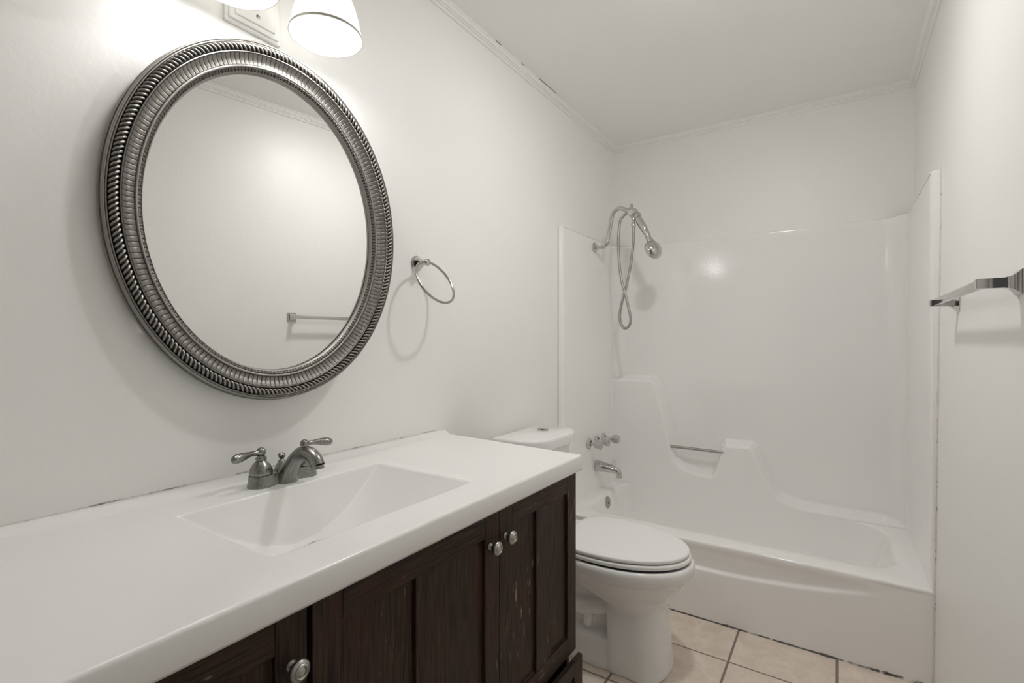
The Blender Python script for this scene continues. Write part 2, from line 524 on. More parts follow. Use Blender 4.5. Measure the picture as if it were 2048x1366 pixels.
# apron with scooped recess under the rim
xs = [0.0025 + (1.497 - 0.0025) * i / 150 for i in range(151)]
za = [ZR, ZR - 0.0012, ZR - 0.0045, ZR - 0.010] + [ZR - 0.010 - 0.0055 * i for i in range(1, 30)] + [0.15, 0.11, 0.05, 0.004]
rows = []
for k, z in enumerate(za):
    row = []
    for x in xs:
        if k < 4: y = YFR + [0.010, 0.0045, 0.001, 0.0][k]
        else:
            zb = 0.222 + 0.060 * ((x - 0.72) / 0.60) ** 2
            side = sstep(0.16, 0.24, x) * (1 - sstep(1.28, 1.36, x))
            w = side * sstep(ZR - 0.012, ZR - 0.045, z) * sstep(zb - 0.009, zb + 0.004, z) * (1 - 0.0)
            depth = 0.013 * min(1, max(0.25, (ZR - 0.02 - zb) / 0.08))
            y = YFR + depth * w * (0.35 + 0.65 * sstep(ZR - 0.02, zb, z))
            y += 0.003 * (1 - side)
        xx = x
        if x == xs[-1]: xx = xr(z) - 0.0005
        row.append((xx, y, z))
    rows.append(row)
add_loops(bm, rows, close=False)
bmesh.ops.remove_doubles(bm, verts=bm.verts, dist=0.0004)
finish('tub', bm, M_ACRYL, tub_unit, sharp=60)
# grab bar in the dip
bm = bmesh.new(); add_tube(bm, [(0.392, 2.938, 0.600), (0.690, 2.938, 0.600)], 0.0085, 16)
finish('grab_bar', bm, M_SATIN, tub_unit, label='round metal grab bar across the dip in the back ledge')
# overflow plate
bm = bmesh.new()
add_lathe(bm, (0.103, 2.665, 0.290), (1, 0, 0.12), [(0, 0.036), (0.004, 0.036), (0.008, 0.033), (0.0095, 0.024), (0.0085, 0.020), (0.010, 0.017), (0.010, 0.004)], 36)
ov = finish('overflow_plate', bm, M_SATIN, tub_unit, label='round chrome overflow plate')
bm = bmesh.new(); add_lathe(bm, (0.1115, 2.665, 0.288), (1, 0, 0.12), [(0, 0.006), (0.003, 0.005)], 12)
finish('screw', bm, M_RUBBER, ov)

# caulk lines
bm = bmesh.new()
n = 240; lo = []
for i in range(n + 1):
    x = 0.002 + 1.49 * i / n
    h = 0.004 + 0.0055 * max(0, noise.noise(Vector((x * 14, 0, 0)))) + 0.0025 * noise.noise(Vector((x * 70, 3, 0))) 
    h *= lerp(0.7, 1.25, i / n)
    h = max(h, 0.002)
    lo.append([(x, YFR + 0.004, 0.0005), (x, YFR - h * 1.1, 0.0006), (x, YFR - h * 0.4 + 0.0005, h * 0.8), (x, YFR + 0.004, h * 1.2)])
add_loops(bm, lo, True, True, True); struct('trim_6', bm, M_CAULK_FLOOR)
bm = bmesh.new(); lo = []
for i in range(201):
    z = 0.004 + 1.826 * i / 200
    w = 0.007 + 0.0035 * noise.noise(Vector((z * 18, 5, 0))) + 0.0035 * max(0, 0.5 - z) 
    lo.append([(xr(z) + 0.002, YFR + 0.006, z), (xr(z) - w * 0.7, YFR + 0.002, z), (xr(z) - w * 0.5, YFR - w * 0.5, z), (xr(z) + 0.002, YFR - w, z)])
add_loops(bm, lo, True, True, True); struct('trim_7', bm, M_CAULK_WALL)
bm = bmesh.new(); lo = []
for i in range(101):
    z = 0.90 + 0.92 * i / 100
    w = 0.005 + 0.002 * noise.noise(Vector((z * 18, 9, 0)))
    lo.append([(-0.002, YFR + 0.004, z), (w * 0.5, YFR - 0.0005, z), (w * 0.3, YFR - w * 0.4, z), (-0.002, YFR - w, z)])
add_loops(bm, lo, True, True, True); struct('trim_8', bm, M_CAULK_WALL)
# thin paint crack along the top edge of the surround
bm = bmesh.new()
for a, b_ in ((0.24, 0.47), (0.72, 1.12), (1.18, 1.30)):
    add_box(bm, a, b_, YK + 0.0215, YB, ZT, ZT + 0.0016)
for a, b_ in ((2.27, 2.31), (2.52, 2.64)):
    add_box(bm, 0.0, 0.0045, a, b_, ZT, ZT + 0.0016)
struct('trim_9', bm, M_RUBBER)
bm = bmesh.new()                                   # small ledge of caulk closing the gap above the unit
add_box(bm, 0.10, 1.42, YK + 0.0, YB, ZT - 0.006, ZT - 0.0003)
add_box(bm, 0.0, XL, YFR + 0.012, YK - 0.05, ZT - 0.006, ZT - 0.0003)
add_box(bm, XRR, xr(ZT) , YFR + 0.012, YK - 0.05, ZT - 0.006, ZT - 0.0003)
struct('trim_10', bm, M_TRIM)

# ------------------------------------------------------------------ tub valves and spout
def valve(y, z, label, stem):
    t = thing('faucet_valve', label, 'tap', (XL + 0.0005, y, z), 'three chrome valves over the bathtub spout')
    bm = bmesh.new(); add_lathe(bm, (XL, y, z), (1, 0, 0), [(0, 0.031), (0.003, 0.031), (0.006, 0.027), (0.012, 0.021), (0.012, 0.014), (0.008, 0.013)], 32)
    finish('flange', bm, M_CHROME, t)
    bm = bmesh.new(); add_lathe(bm, (XL + 0.006, y, z), (1, 0, 0), [(0, 0.0105), (stem, 0.0105), (stem, 0.008), (stem + 0.012, 0.008)], 20)
    finish('stem', bm, M_CHROME, t)
    k0 = XL + 0.006 + stem
    def fl(h, r, a): return r * (1 - 0.11 * (0.5 + 0.5 * cos(10 * a)) * (1 if 0.004 < h < 0.041 else 0))
    bm = bmesh.new()
    add_lathe(bm, (k0, y, z), (1, 0, 0), [(0, 0.016), (0.003, 0.021), (0.006, 0.0225), (0.034, 0.0265), (0.040, 0.0265), (0.0425, 0.024), (0.0435, 0.018), (0.0425, 0.016)], 80, flute=fl)
    finish('knob', bm, M_CHROME, t, sharp=50)
valve(2.580, 0.636, 'fluted chrome bathtub valve knob nearest the toilet', 0.028)
valve(2.684, 0.636, 'middle fluted chrome valve knob right above the bathtub spout', 0.030)
valve(2.787, 0.636, 'fluted chrome bathtub valve knob nearest the back wall', 0.048)
sp = thing('bathtub_spout', 'chrome bathtub spout with downturned tip below three valve knobs', 'spout', (XL, 2.684, 0.49))
bm = bmesh.new()
pr = smooth_path([(XL, 2.684, 0.488, 0.0335), (0.060, 2.684, 0.488, 0.0315), (0.100, 2.684, 0.4855, 0.0265), (0.135, 2.684, 0.481, 0.0225), (0.156, 2.684, 0.4745, 0.0195), (0.1675, 2.684, 0.462, 0.0170), (0.170, 2.684, 0.4425, 0.0160)], 6)
add_tube(bm, pr, [p[3] for p in pr], 28)
finish('spout_body', bm, M_CHROME, sp)
bm = bmesh.new(); add_lathe(bm, (0.170, 2.684, 0.4425), (0, 0, -1), [(0, 0.0165), (0.004, 0.0165), (0.004, 0.011), (-0.001, 0.011)], 28)
finish('outlet', bm, M_CHROME, sp)

# ------------------------------------------------------------------ shower set
sh = thing('shower_head_set', 'chrome hand shower on curved wall arm with looping metal hose', 'shower', (XL, 2.66, 1.77))
YS = 2.66
bm = bmesh.new(); add_lathe(bm, (XL, YS, 1.770), (1, 0, 0), [(0, 0.031), (0.002, 0.031), (0.006, 0.027), (0.010, 0.014), (0.010, 0.010)], 36)
finish('wall_flange', bm, M_CHROME, sh)
arm = smooth_path([(0.034, YS, 1.770), (0.062, YS, 1.768), (0.088, YS, 1.772), (0.107, YS, 1.790), (0.117, YS, 1.830), (0.126, YS, 1.880), (0.135, YS, 1.930), (0.150, YS, 1.962),
                   (0.178, YS, 1.977), (0.205, YS, 1.970), (0.228, YS, 1.956), (0.246, YS, 1.944)], 6)
bm = bmesh.new(); add_tube(bm, arm, 0.0118, 20); finish('shower_arm', bm, M_CHROME, sh)
bm = bmesh.new()
add_lathe(bm, (0.226, YS, 1.958), (0.84, 0, -0.42), [(0, 0.014), (0.004, 0.019), (0.016, 0.019), (0.018, 0.016), (0.021, 0.024), (0.032, 0.027), (0.046, 0.027), (0.058, 0.023), (0.064, 0.012)], 24)
add_tube(bm, [(0.258, YS - 0.036, 1.935), (0.258, YS + 0.03, 1.935)], 0.016, 22)
add_lathe(bm, (0.262, YS, 1.936), (0, 0, -1), [(0, 0.012), (0.026, 0.012)], 18)
add_lathe(bm, (0.252, YS, 1.950), (0, 0, 1), [(0, 0.010), (0.036, 0.010), (0.040, 0.008)], 16)
add_lathe(bm, (0.276, YS, 1.932), (0.6, 0, -0.8), [(0, 0.018), (0.012, 0.0225), (0.026, 0.0225), (0.028, 0.016)], 24)
finish('diverter_bracket', bm, M_CHROME, sh, sharp=30)
hs = finish('hand_shower', (lambda b: (add_tube(b, *(lambda pp: (pp, [p[3] for p in pp]))(smooth_path(
    [(0.284, YS, 1.918, 0.0150), (0.292, YS, 1.900, 0.0195), (0.308, YS, 1.872, 0.0205), (0.327, YS, 1.838, 0.0190), (0.342, YS, 1.808, 0.0155), (0.354, YS, 1.780, 0.0165), (0.372, YS, 1.752, 0.022), (0.384, YS, 1.725, 0.026)], 6)), 24), b)[1])(bmesh.new()), M_CHROME, sh)
# round head, face towards the tub
bm = bmesh.new()
hd = Vector((-0.80, 0.42, -0.38)).normalized()
add_lathe(bm, Vector((0.378, YS - 0.004, 1.722)) - hd * 0.028, hd, [(-0.006, 0.006), (-0.003, 0.022), (0.003, 0.036), (0.012, 0.046), (0.024, 0.0525), (0.036, 0.0545), (0.041, 0.053), (0.043, 0.048), (0.041, 0.044)], 44)
finish('spray_head', bm, M_CHROME, sh)
bm = bmesh.new(); add_lathe(bm, Vector((0.378, YS - 0.004, 1.722)) + hd * 0.0128, hd, [(0, 0.041), (0.002, 0.039), (0.003, 0.012), (0.005, 0.010)], 40)
finish('spray_face', bm, M_SATIN, sh)
hose = smooth_path([(0.240, YS - 0.012, 1.938), (0.222, YS - 0.012, 1.938), (0.205, YS - 0.012, 1.922), (0.190, YS - 0.014, 1.896), (0.182, YS - 0.018, 1.797), (0.187, YS - 0.02, 1.683), (0.200, YS - 0.02, 1.568), (0.219, YS - 0.018, 1.497),
                    (0.242, YS - 0.014, 1.400), (0.251, YS - 0.010, 1.345), (0.240, YS - 0.006, 1.308), (0.212, YS - 0.002, 1.294), (0.188, YS + 0.002, 1.324), (0.181, YS + 0.006, 1.371),
                    (0.193, YS + 0.008, 1.441), (0.219, YS + 0.012, 1.539), (0.243, YS + 0.010, 1.650), (0.259, YS + 0.006, 1.760), (0.264, YS, 1.858), (0.264, YS, 1.882)], 60)
# resample with ribs
acc = [0.0]
for a, b_ in zip(hose[:-1], hose[1:]): acc.append(acc[-1] + (Vector(b_) - Vector(a)).length)
NR = 900; pts = []; rad = []; j = 0
for i in range(NR + 1):
    s = acc[-1] * i / NR
    while j < len(acc) - 2 and acc[j + 1] < s: j += 1
    t = (s - acc[j]) / max(1e-9, acc[j + 1] - acc[j])
    pts.append(tuple(lerp(a, b_, t) for a, b_ in zip(hose[j], hose[j + 1]))); rad.append(0.0080 if i % 3 else 0.0068)
bm = bmesh.new(); add_tube(bm, pts, rad, 12); finish('hose', bm, M_SATIN, sh, sharp=80)
bm = bmesh.new(); add_lathe(bm, (0.2635, YS, 1.915), (0, 0, -1), [(0, 0.0105), (0.03, 0.0105), (0.034, 0.0125), (0.05, 0.0125), (0.052, 0.009), (0.056, 0.007)], 20)
finish('hose_nut', bm, M_CHROME, sh)

# ------------------------------------------------------------------ toilet
YT = 1.835
tl = thing('toilet', 'white two-piece toilet with closed lid between vanity and bathtub', 'toilet', (0.40, YT, 0.0))
def oval(z, xb, xf, hw, n=72, pw=2.0, split=0.45, rear=2.6):
    """egg outline: widest at split, squarer rear"""
    xc = lerp(xb, xf, split); pts = []
    for i in range(n):
        t = 2 * pi * i / n; c, s = cos(t), sin(t)
        p = pw if c > 0 else rear
        a = (xf - xc) if c > 0 else (xc - xb)
        pts.append((xc + a * math.copysign(abs(c) ** (2 / p), c), YT + hw * math.copysign(abs(s) ** (2 / p), s), z))
    return pts
bm = bmesh.new()
# bowl and rim
L = [oval(0.408, 0.28, 0.762, 0.186), oval(0.414, 0.27, 0.772, 0.196), oval(0.410, 0.262, 0.780, 0.204), oval(0.400, 0.26, 0.784, 0.208), oval(0.378, 0.26, 0.783, 0.207), oval(0.362, 0.262, 0.776, 0.201),
     oval(0.352, 0.27, 0.764, 0.190), oval(0.33, 0.29, 0.748, 0.178), oval(0.30, 0.33, 0.728, 0.160), oval(0.275, 0.37, 0.708, 0.142), oval(0.25, 0.43, 0.694, 0.126), oval(0.235, 0.46, 0.688, 0.116),
     oval(0.20, 0.47, 0.686, 0.112)]
add_loops(bm, L, True, True, True)
# front pedestal column
col = [(0.26, 0.478, 0.684, 0.108), (0.22, 0.482, 0.687, 0.113), (0.15, 0.484, 0.692, 0.119), (0.08, 0.486, 0.698, 0.126), (0.03, 0.484, 0.703, 0.131), (0.0, 0.482, 0.706, 0.134)]
add_loops(bm, [oval(z, a, b_, h, split=0.5, pw=2.3, rear=6) for z, a, b_, h in col], True, True, True)
# foot and rear neck
ft = [(0.0, 0.10, 0.53, 0.133), (0.028, 0.10, 0.53, 0.130), (0.040, 0.105, 0.53, 0.124), (0.088, 0.12, 0.53, 0.112), (0.096, 0.125, 0.53, 0.104), (0.098, 0.14, 0.53, 0.09)]
add_loops(bm, [oval(z, a, b_, h, split=0.5, pw=8, rear=6) for z, a, b_, h in ft], True, True, True)
nk = [(0.05, 0.15, 0.52, 0.058), (0.20, 0.14, 0.52, 0.060), (0.30, 0.08, 0.52, 0.075), (0.36, 0.05, 0.48, 0.12), (0.40, 0.04, 0.42, 0.155), (0.425, 0.035, 0.30, 0.16)]
add_loops(bm, [oval(z, a, b_, h, split=0.5, pw=4, rear=4) for z, a, b_, h in nk], True, True, True)
for s in (-1, 1):   # trapway bulge and bolt boss on both sides
    tp = smooth_path([(0.50, YT + s * 0.062, 0.215), (0.44, YT + s * 0.068, 0.195), (0.36, YT + s * 0.07, 0.175), (0.28, YT + s * 0.068, 0.19), (0.21, YT + s * 0.062, 0.16), (0.18, YT + s * 0.06, 0.09)], 5)
    add_tube(bm, tp, 0.030, 18)
    add_tube(bm, smooth_path([(0.405, YT + s * 0.07, 0.17), (0.405, YT + s * 0.078, 0.14), (0.40, YT + s * 0.072, 0.118)], 3), [0.012] + [0.017] * 5 + [0.020], 14)
bw = finish('bowl', bm, M_PORC, tl, sharp=180)
md = bw.modifiers.new('remesh', 'REMESH'); md.mode = 'VOXEL'; md.voxel_size = 0.0045; md.use_smooth_shade = True
md = bw.modifiers.new('smooth', 'SMOOTH'); md.factor = 0.5; md.iterations = 7
def slab(name, z0, z1, xb, xf, hw, r, mat, split=0.36, rear=3.4):
    bm = bmesh.new()
    def lv(z, i): return oval(z, xb + i, xf - i, hw - i, split=split, rear=rear, n=96)
    L = [lv(z0 + 0.001, r * 2), lv(z0, r), lv(z0 + r * 0.3, r * 0.3), lv(z0 + r, 0), lv(z1 - r, 0), lv(z1 - r * 0.3, r * 0.3), lv(z1, r), lv(z1 + 0.001, r * 4), lv(z1 + 0.0015, r * 14)]
    add_loops(bm, L, True, True, True)
    return finish(name, bm, mat, tl, sharp=50)
slab('seat', 0.4185, 0.4345, 0.300, 0.772, 0.200, 0.005, M_SEAT)
slab('lid', 0.4385, 0.4530, 0.292, 0.766, 0.198, 0.005, M_SEAT)
bm = bmesh.new()  # dark filler slab: its colour stands in for shade in the gaps around the seat
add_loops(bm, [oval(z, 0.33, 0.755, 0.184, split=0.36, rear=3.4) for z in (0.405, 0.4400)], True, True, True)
finish('seat_shadow_gap', bm, M_RUBBER, tl)
for s in (-1, 1):
    bm = bmesh.new(); add_tube(bm, [(0.287, YT + s * 0.075 - 0.02, 0.436), (0.287, YT + s * 0.075 + 0.02, 0.436)], 0.010, 16)
    finish('hinge', bm, M_SEAT, tl)
def tankloop(z, xb, xf, y0, y1, rf, rb=0.012):
    return [(x, y, z) for x, y in rrect(xb, xf, y0, y1, (rb, rf, rf, rb), n=16, m=8)]
bm = bmesh.new()
y0, y1 = 1.652, 2.022
L = [tankloop(0.428, 0.05, 0.205, y0 + 0.03, y1 - 0.03, 0.08), tankloop(0.44, 0.042, 0.212, y0 + 0.02, y1 - 0.02, 0.085), tankloop(0.60, 0.036, 0.224, y0 + 0.006, y1 - 0.006, 0.095), tankloop(0.782, 0.033, 0.230, y0, y1, 0.10)]
add_loops(bm, L, True, True, True); finish('tank', bm, M_PORC, tl)
bm = bmesh.new()
y0, y1 = 1.632, 2.044
def lidl(z, i): return tankloop(z, 0.028 + i, 0.252 - i, y0 + i, y1 - i, 0.125 - i, 0.014)
L = [lidl(0.778, 0.012), lidl(0.776, 0.006), lidl(0.779, 0.001), lidl(0.786, 0), lidl(0.812, 0), lidl(0.819, 0.0015), lidl(0.8235, 0.006), lidl(0.8253, 0.012)]
rows = add_loops(bm, L, True, True, False)
bm.faces.new(rows[-1])
ld = finish('tank_lid', bm, M_PORC, tl, sharp=50)
bm = bmesh.new(); add_lathe(bm, (0.122, 1.895, 0.8253), (0, 0, 1), [(0, 0.027), (0.003, 0.027), (0.0055, 0.0245), (0.004, 0.021), (0.004, 0.001)], 36)
fb = finish('flush_button', bm, M_CHROME, ld, label='round chrome two-piece flush button')
bm = bmesh.new(); add_box(bm, 0.1035, 0.1405, 1.8942, 1.8958, 0.8295, 0.8300); finish('button_split', bm, M_RUBBER, tl)

# ------------------------------------------------------------------ vanity cabinet
XD = 0.563      # door face
cab = thing('vanity_cabinet', 'dark brown oak vanity cabinet with worn finish under the white top', 'cabinet', (0.30, 0.60, 0.0))
bm = bmesh.new()
Y0V = -0.19
add_box(bm, 0.002, 0.548, 1.297, 1.313, 0.0, 0.836); add_box(bm, 0.002, 0.548, Y0V, Y0V + 0.016, 0.0, 0.836)
add_box(bm, 0.002, 0.50, Y0V, 1.313, 0.08, 0.096); add_box(bm, 0.46, 0.475, Y0V, 1.313, 0.0, 0.09)
add_box(bm, 0.53, 0.549, Y0V, 1.313, 0.285, 0.30); add_box(bm, 0.53, 0.549, Y0V, 1.313, 0.785, 0.836)
add_box(bm, 0.53, 0.549, 0.425, 0.462, 0.0, 0.836); add_box(bm, 0.53, 0.549, 0.915, 0.945, 0.0, 0.836)
finish('carcass', bm, M_WOODV, cab)

def door(y0, y1, z0, z1, mids, knob=None, name='door', xf=XD, th=0.013, rail=0.056, st=0.054, klabel=None):
    """frame-and-panel door; mids = list of (ya, yb) intermediate stiles"""
    bm = bmesh.new()
    xb = xf - th
    pl = xf - 0.0085
    bars = [(y0, y0 + st)] + mids + [(y1 - st, y1)]
    b = 0.0012
    add_box(bm, xb, xf, y0, y0 + st, z0, z1, b, 1, 0); add_box(bm, xb, xf, y1 - st, y1, z0, z1, b, 1, 0)
    add_box(bm, xb, xf - 0.0003, y0 + st, y1 - st, z1 - rail, z1, b, 1, 1); add_box(bm, xb, xf - 0.0003, y0 + st, y1 - st, z0, z0 + rail, b, 1, 1)
    for a, c in mids: add_box(bm, xb, xf - 0.0006, a, c, z0 + rail, z1 - rail, b, 1, 0)
    for (a0, a1), (c0, c1) in zip(bars[:-1], bars[1:]):
        add_box(bm, xb + 0.001, pl, a1 - 0.001, c0 + 0.001, z0 + rail - 0.001, z1 - rail + 0.001, 0, 1, 0)
        # small bevelled ledge at the foot of the panel
        add_box(bm, pl - 0.001, pl + 0.004, a1, c0, z0 + rail, z0 + rail + 0.006, 0.002, 2, 1)
    d = finish(name, bm, [M_WOODV, M_WOODH], cab, sharp=20)
    if knob:
        ky, kz = knob
        bm = bmesh.new()
        add_lathe(bm, (xf, ky, kz), (1, 0, 0), [(0, 0.0085), (0.002, 0.0085), (0.0035, 0.0065), (0.007, 0.0050), (0.011, 0.0055), (0.0135, 0.0095), (0.016, 0.0135), (0.019, 0.0155), (0.022, 0.0158), (0.0245, 0.0142),
                  (0.026, 0.0118), (0.0255, 0.0112), (0.0272, 0.0105), (0.0282, 0.0088), (0.0272, 0.0074), (0.0258, 0.0066), (0.0262, 0.0058), (0.0275, 0.0045), (0.028, 0.002)], 40)
        finish('knob', bm, M_KNOB, d, sharp=60, label='round antique pewter knob with ringed face')
    return d
door(0.932, 1.330, 0.300, 0.8355, [(1.100, 1.165)], (0.955, 0.762))
door(0.4455, 0.9305, 0.300, 0.8355, [(0.662, 0.717)], (0.895, 0.757))
door(-0.02, 0.437, 0.300, 0.8355, [(0.185, 0.24)], (0.411, 0.754), st=0.05)
# drawers below; the right one stands slightly open
def drawer(y0, y1, x, z0=0.10, z1=0.293):
    bm = bmesh.new()
    xb = x - 0.014; st = 0.05; b = 0.0012
    add_box(bm, xb, x, y0, y0 + st, z0, z1, b, 1, 0); add_box(bm, xb, x, y1 - st, y1, z0, z1, b, 1, 0)
    add_box(bm, xb, x - 0.0003, y0 + st, y1 - st, z1 - 0.042, z1, b, 1, 1); add_box(bm, xb, x - 0.0003, y0 + st, y1 - st, z0, z0 + 0.042, b, 1, 1)
    add_box(bm, xb + 0.001, x - 0.0085, y0 + st - 0.001, y1 - st + 0.001, z0 + 0.04, z1 - 0.04, 0, 1, 1)
    add_box(bm, 0.20, xb + 0.001, y0 + 0.03, y0 + 0.042, z0 + 0.02, z1 - 0.03, 0, 1, 1); add_box(bm, 0.20, xb + 0.001, y1 - 0.052, y1 - 0.040, z0 + 0.02, z1 - 0.03, 0, 1, 1)
    d = finish('drawer', bm, [M_WOODV, M_WOODH], cab, sharp=20)
    bm = bmesh.new(); add_lathe(bm, (x, (y0 + y1) / 2, (z0 + z1) / 2), (1, 0, 0), [(0, 0.0085), (0.0035, 0.0065), (0.011, 0.0055), (0.016, 0.0135), (0.022, 0.0158), (0.026, 0.0118), (0.0275, 0.0045)], 32)
    finish('knob', bm, M_KNOB, d, sharp=60)
drawer(0.950, 1.330, 0.584)
drawer(0.4455, 0.9305, 0.566)
drawer(-0.02, 0.437, 0.566)

# ------------------------------------------------------------------ vanity top with moulded basin
ZTOP = 0.885
ct = thing('countertop', 'glossy white vanity countertop with moulded rectangular basin', 'countertop', (0.30, 0.60, ZTOP - 0.047))
XF = 0.584
def yend(x): return 1.3635 - 0.064 * x
BX0, BX1, BY0, BY1 = 0.160, 0.488, 0.424, 0.922
def softmin(a, b, k):
    h = max(k - abs(a - b), 0.0) / k
    return min(a, b) - h * h * k * 0.25
def basin_depth(x, y):
    if not (BX0 < x < BX1 and BY0 < y < BY1): return 0.0
    s = (y - 0.5 * (BY0 + BY1)) / (0.5 * (BY1 - BY0))
    g = 0.127 * (1 - abs(s) ** 1.75)
    back = 4.6 * (x - BX0)
    front = 2.6 * (BX1 - x)
    d = softmin(softmin(g, back, 0.010), front, 0.03)
    # round over the rim
    e = min(x - BX0, BX1 - x, (y - BY0), (BY1 - y))
    d *= sstep(-0.001, 0.006, e) if e < 0.006 else 1.0
    return max(d, 0.0)
def lips(x, y, dend):
    h = 0.0
    h += 0.0115 * (1 - sstep(0.016, 0.052, x))           # coved lip along the wall
    for d in (XF - x, dend):
        if d < 0.0065: h -= 0.0065 - sqrt(max(0, 0.0065 ** 2 - (0.0065 - d) ** 2))
    # softly raised front edge
    return h
gx = [0.0005, 0.004, 0.010, 0.016] + [0.016 + 0.004 * i for i in range(1, 11)] + [0.06 + 0.008 * i for i in range(0, 12)] + [0.152, 0.1555] + \
     [0.158 + 0.0012 * i for i in range(0, 36)] + [0.204 + 0.006 * i for i in range(0, 44)] + [0.468 + 0.003 * i for i in range(0, 10)] + [0.505, 0.53, 0.55, 0.565, 0.575, 0.578, 0.5805, 0.5823, 0.5834, 0.584]
gx = sorted(set(round(v, 5) for v in gx))
NYG = 190
sy = [0.0, 0.12, 0.24, 0.30, 0.36, 0.385, 0.395, 0.40]
ys0 = [Y0V - 0.008, 0.0, 0.1, 0.2, 0.3, 0.36, 0.40, 0.415, 0.421] + [0.424 + 0.0033 * i for i in range(0, 151)]
ys0 = [v for v in ys0 if v < 0.925] + [0.93, 0.96, 1.0, 1.08, 1.16, 1.24]
tail = [0.06, 0.04, 0.02, 0.012, 0.009, 0.0065, 0.004, 0.002, 0.0007, 0.0]
bm = bmesh.new(); rows = []
for x in gx:
    row = []
    for y in ys0: row.append((x, y, ZTOP + lips(x, y, 9) - basin_depth(x, y)))
    for d in tail:
        y = yend(x) - d; row.append((x, y, ZTOP + lips(x, y, d)))
    rows.append(row)
# front skirt and underside lip
nrow = len(rows[0]); last = rows[-1]
ZB = ZTOP - 0.047
rows.append([(XF - 0.0002, p[1], min(p[2], ZB + 0.006)) for p in last])
rows.append([(XF - 0.003, p[1], ZB) for p in last])
rows.append([(XF - 0.04, p[1], ZB) for p in last])
V = add_loops(bm, rows, close=False)
# right end skirt
ends = [r[-1] for r in V[:len(gx)]]
dn = [bm.verts.new((v.co.x, v.co.y, ZB)) for v in ends]
for i in range(len(ends) - 1): bm.faces.new((ends[i], ends[i + 1], dn[i + 1], dn[i]))
le = [r[0] for r in V[:len(gx)]]; dl = [bm.verts.new((v.co.x, v.co.y, ZB)) for v in le]
for i in range(len(le) - 1): bm.faces.new((le[i], le[i + 1], dl[i + 1], dl[i]))
bmesh.ops.remove_doubles(bm, verts=bm.verts, dist=0.0002)
finish('basin_slab', bm, M_TOP, ct, sharp=75)
bm = bmesh.new(); add_lathe(bm, (0.245, 0.682, ZTOP - 0.1275), (0, 0, 1), [(0, 0.031), (0.0035, 0.030), (0.004, 0.024), (0.0015, 0.021), (0.001, 0.018), (0.005, 0.017), (0.006, 0.004)], 36)
dr = finish('drain', bm, M_NICKEL, ct, label='metal pop-up drain at the basin bottom')
# grime line of caulk at the wall
bm = bmesh.new(); lo = []
for i in range(161):
    y = Y0V + (1.352 - Y0V) * i / 160
    w = 0.0016 + 0.0014 * noise.noise(Vector((y * 20, 2, 0)))
    lo.append([(0.0002, y, ZTOP + 0.0105), (max(0.0006, w), y, ZTOP + 0.0118), (0.0002, y, ZTOP + 0.0125 + w)])
add_loops(bm, lo, True, True, True); struct('trim_11', bm, caulk_mat('dirty_caulk', 0.52, 0.66, 18))

# ------------------------------------------------------------------ basin faucet
XFA, YFA = 0.103, 0.680
fa = thing('basin_faucet', 'brushed nickel two-handle centerset faucet behind the basin', 'faucet', (XFA, YFA, ZTOP))
bm = bmesh.new()
def dumb(z, k):
    """outline of the base plate: two discs joined by a waist"""
    pts = []
    n = 96
    for i in range(n):
        t = 2 * pi * i / n
        # support function blend
        c, s = cos(t), sin(t)
        best = 0
        for yc in (-0.0555, 0.0555):
            # ray circle intersection from the middle, direction (c->x, s->y)
            r = 0.0295 * k; b = s * yc; disc = b * b - (yc * yc - r * r)
            if disc > 0: best = max(best, b + sqrt(disc))
        hw = 0.0205 * k
        w = min(0.06, hw / max(1e-6, abs(c)))
        best = max(best, w if abs(s) * w < 0.0555 else 0)
        pts.append((XFA + best * c, YFA + best * s, z))
    return pts
Z = ZTOP
L = [dumb(Z, 1.0), dumb(Z + 0.004, 0.99), dumb(Z + 0.011, 0.945), dumb(Z + 0.021, 0.90), dumb(Z + 0.0255, 0.885), dumb(Z + 0.0265, 0.86)]
add_loops(bm, L, True, True, True)
finish('base_plate', bm, M_NICKEL, fa, sharp=40)
for s in (-1, 1):
    bm = bmesh.new(); add_lathe(bm, (XFA, YFA + s * 0.0555, Z + 0.0255), (0, 0, 1), [(0, 0.0245), (0.003, 0.0245)], 32)
    finish('seam_ring', bm, M_RUBBER, fa)
for s in (-1, 1):
    c = Vector((XFA, YFA + s * 0.0555, Z + 0.0285))
    bm = bmesh.new()
    add_lathe(bm, c, (0, 0, 1), [(0, 0.0250), (0.001, 0.0255), (0.006, 0.0252), (0.013, 0.0233), (0.020, 0.0197), (0.026, 0.0150), (0.030, 0.0112), (0.032, 0.0095), (0.0328, 0.0118), (0.036, 0.0124), (0.038, 0.0116), (0.0385, 0.0088), (0.042, 0.0088)], 40)
    # ball on top
    add_lathe(bm, c + Vector((0, 0, 0.040)), (0, 0, 1), [(0, 0.005)] + [(0.0105 - 0.0105 * cos(pi * i / 10), max(0.0005, 0.0108 * sin(pi * i / 10))) for i in range(1, 11)], 28)
    h = finish('handle', bm, M_NICKEL, fa, sharp=50)
    bm = bmesh.new()
    zl = c.z + 0.0495
    pp = smooth_path([(XFA, c.y + s * 0.004, zl, 0.0075), (XFA + 0.001, c.y + s * 0.016, zl + 0.0005, 0.0058), (XFA + 0.003, c.y + s * 0.028, zl + 0.0005, 0.0062), (XFA + 0.006, c.y + s * 0.042, zl - 0.0005, 0.0088),
                      (XFA + 0.009, c.y + s * 0.056, zl - 0.002, 0.0102), (XFA + 0.011, c.y + s * 0.066, zl - 0.0035, 0.0088), (XFA + 0.012, c.y + s * 0.0715, zl - 0.0042, 0.0045), (XFA + 0.0122, c.y + s * 0.0728, zl - 0.0045, 0.0008)], 6)
    add_tube(bm, pp, [p[3] for p in pp], 22)
    finish('lever', bm, M_NICKEL, h, sharp=60)
bm = bmesh.new()
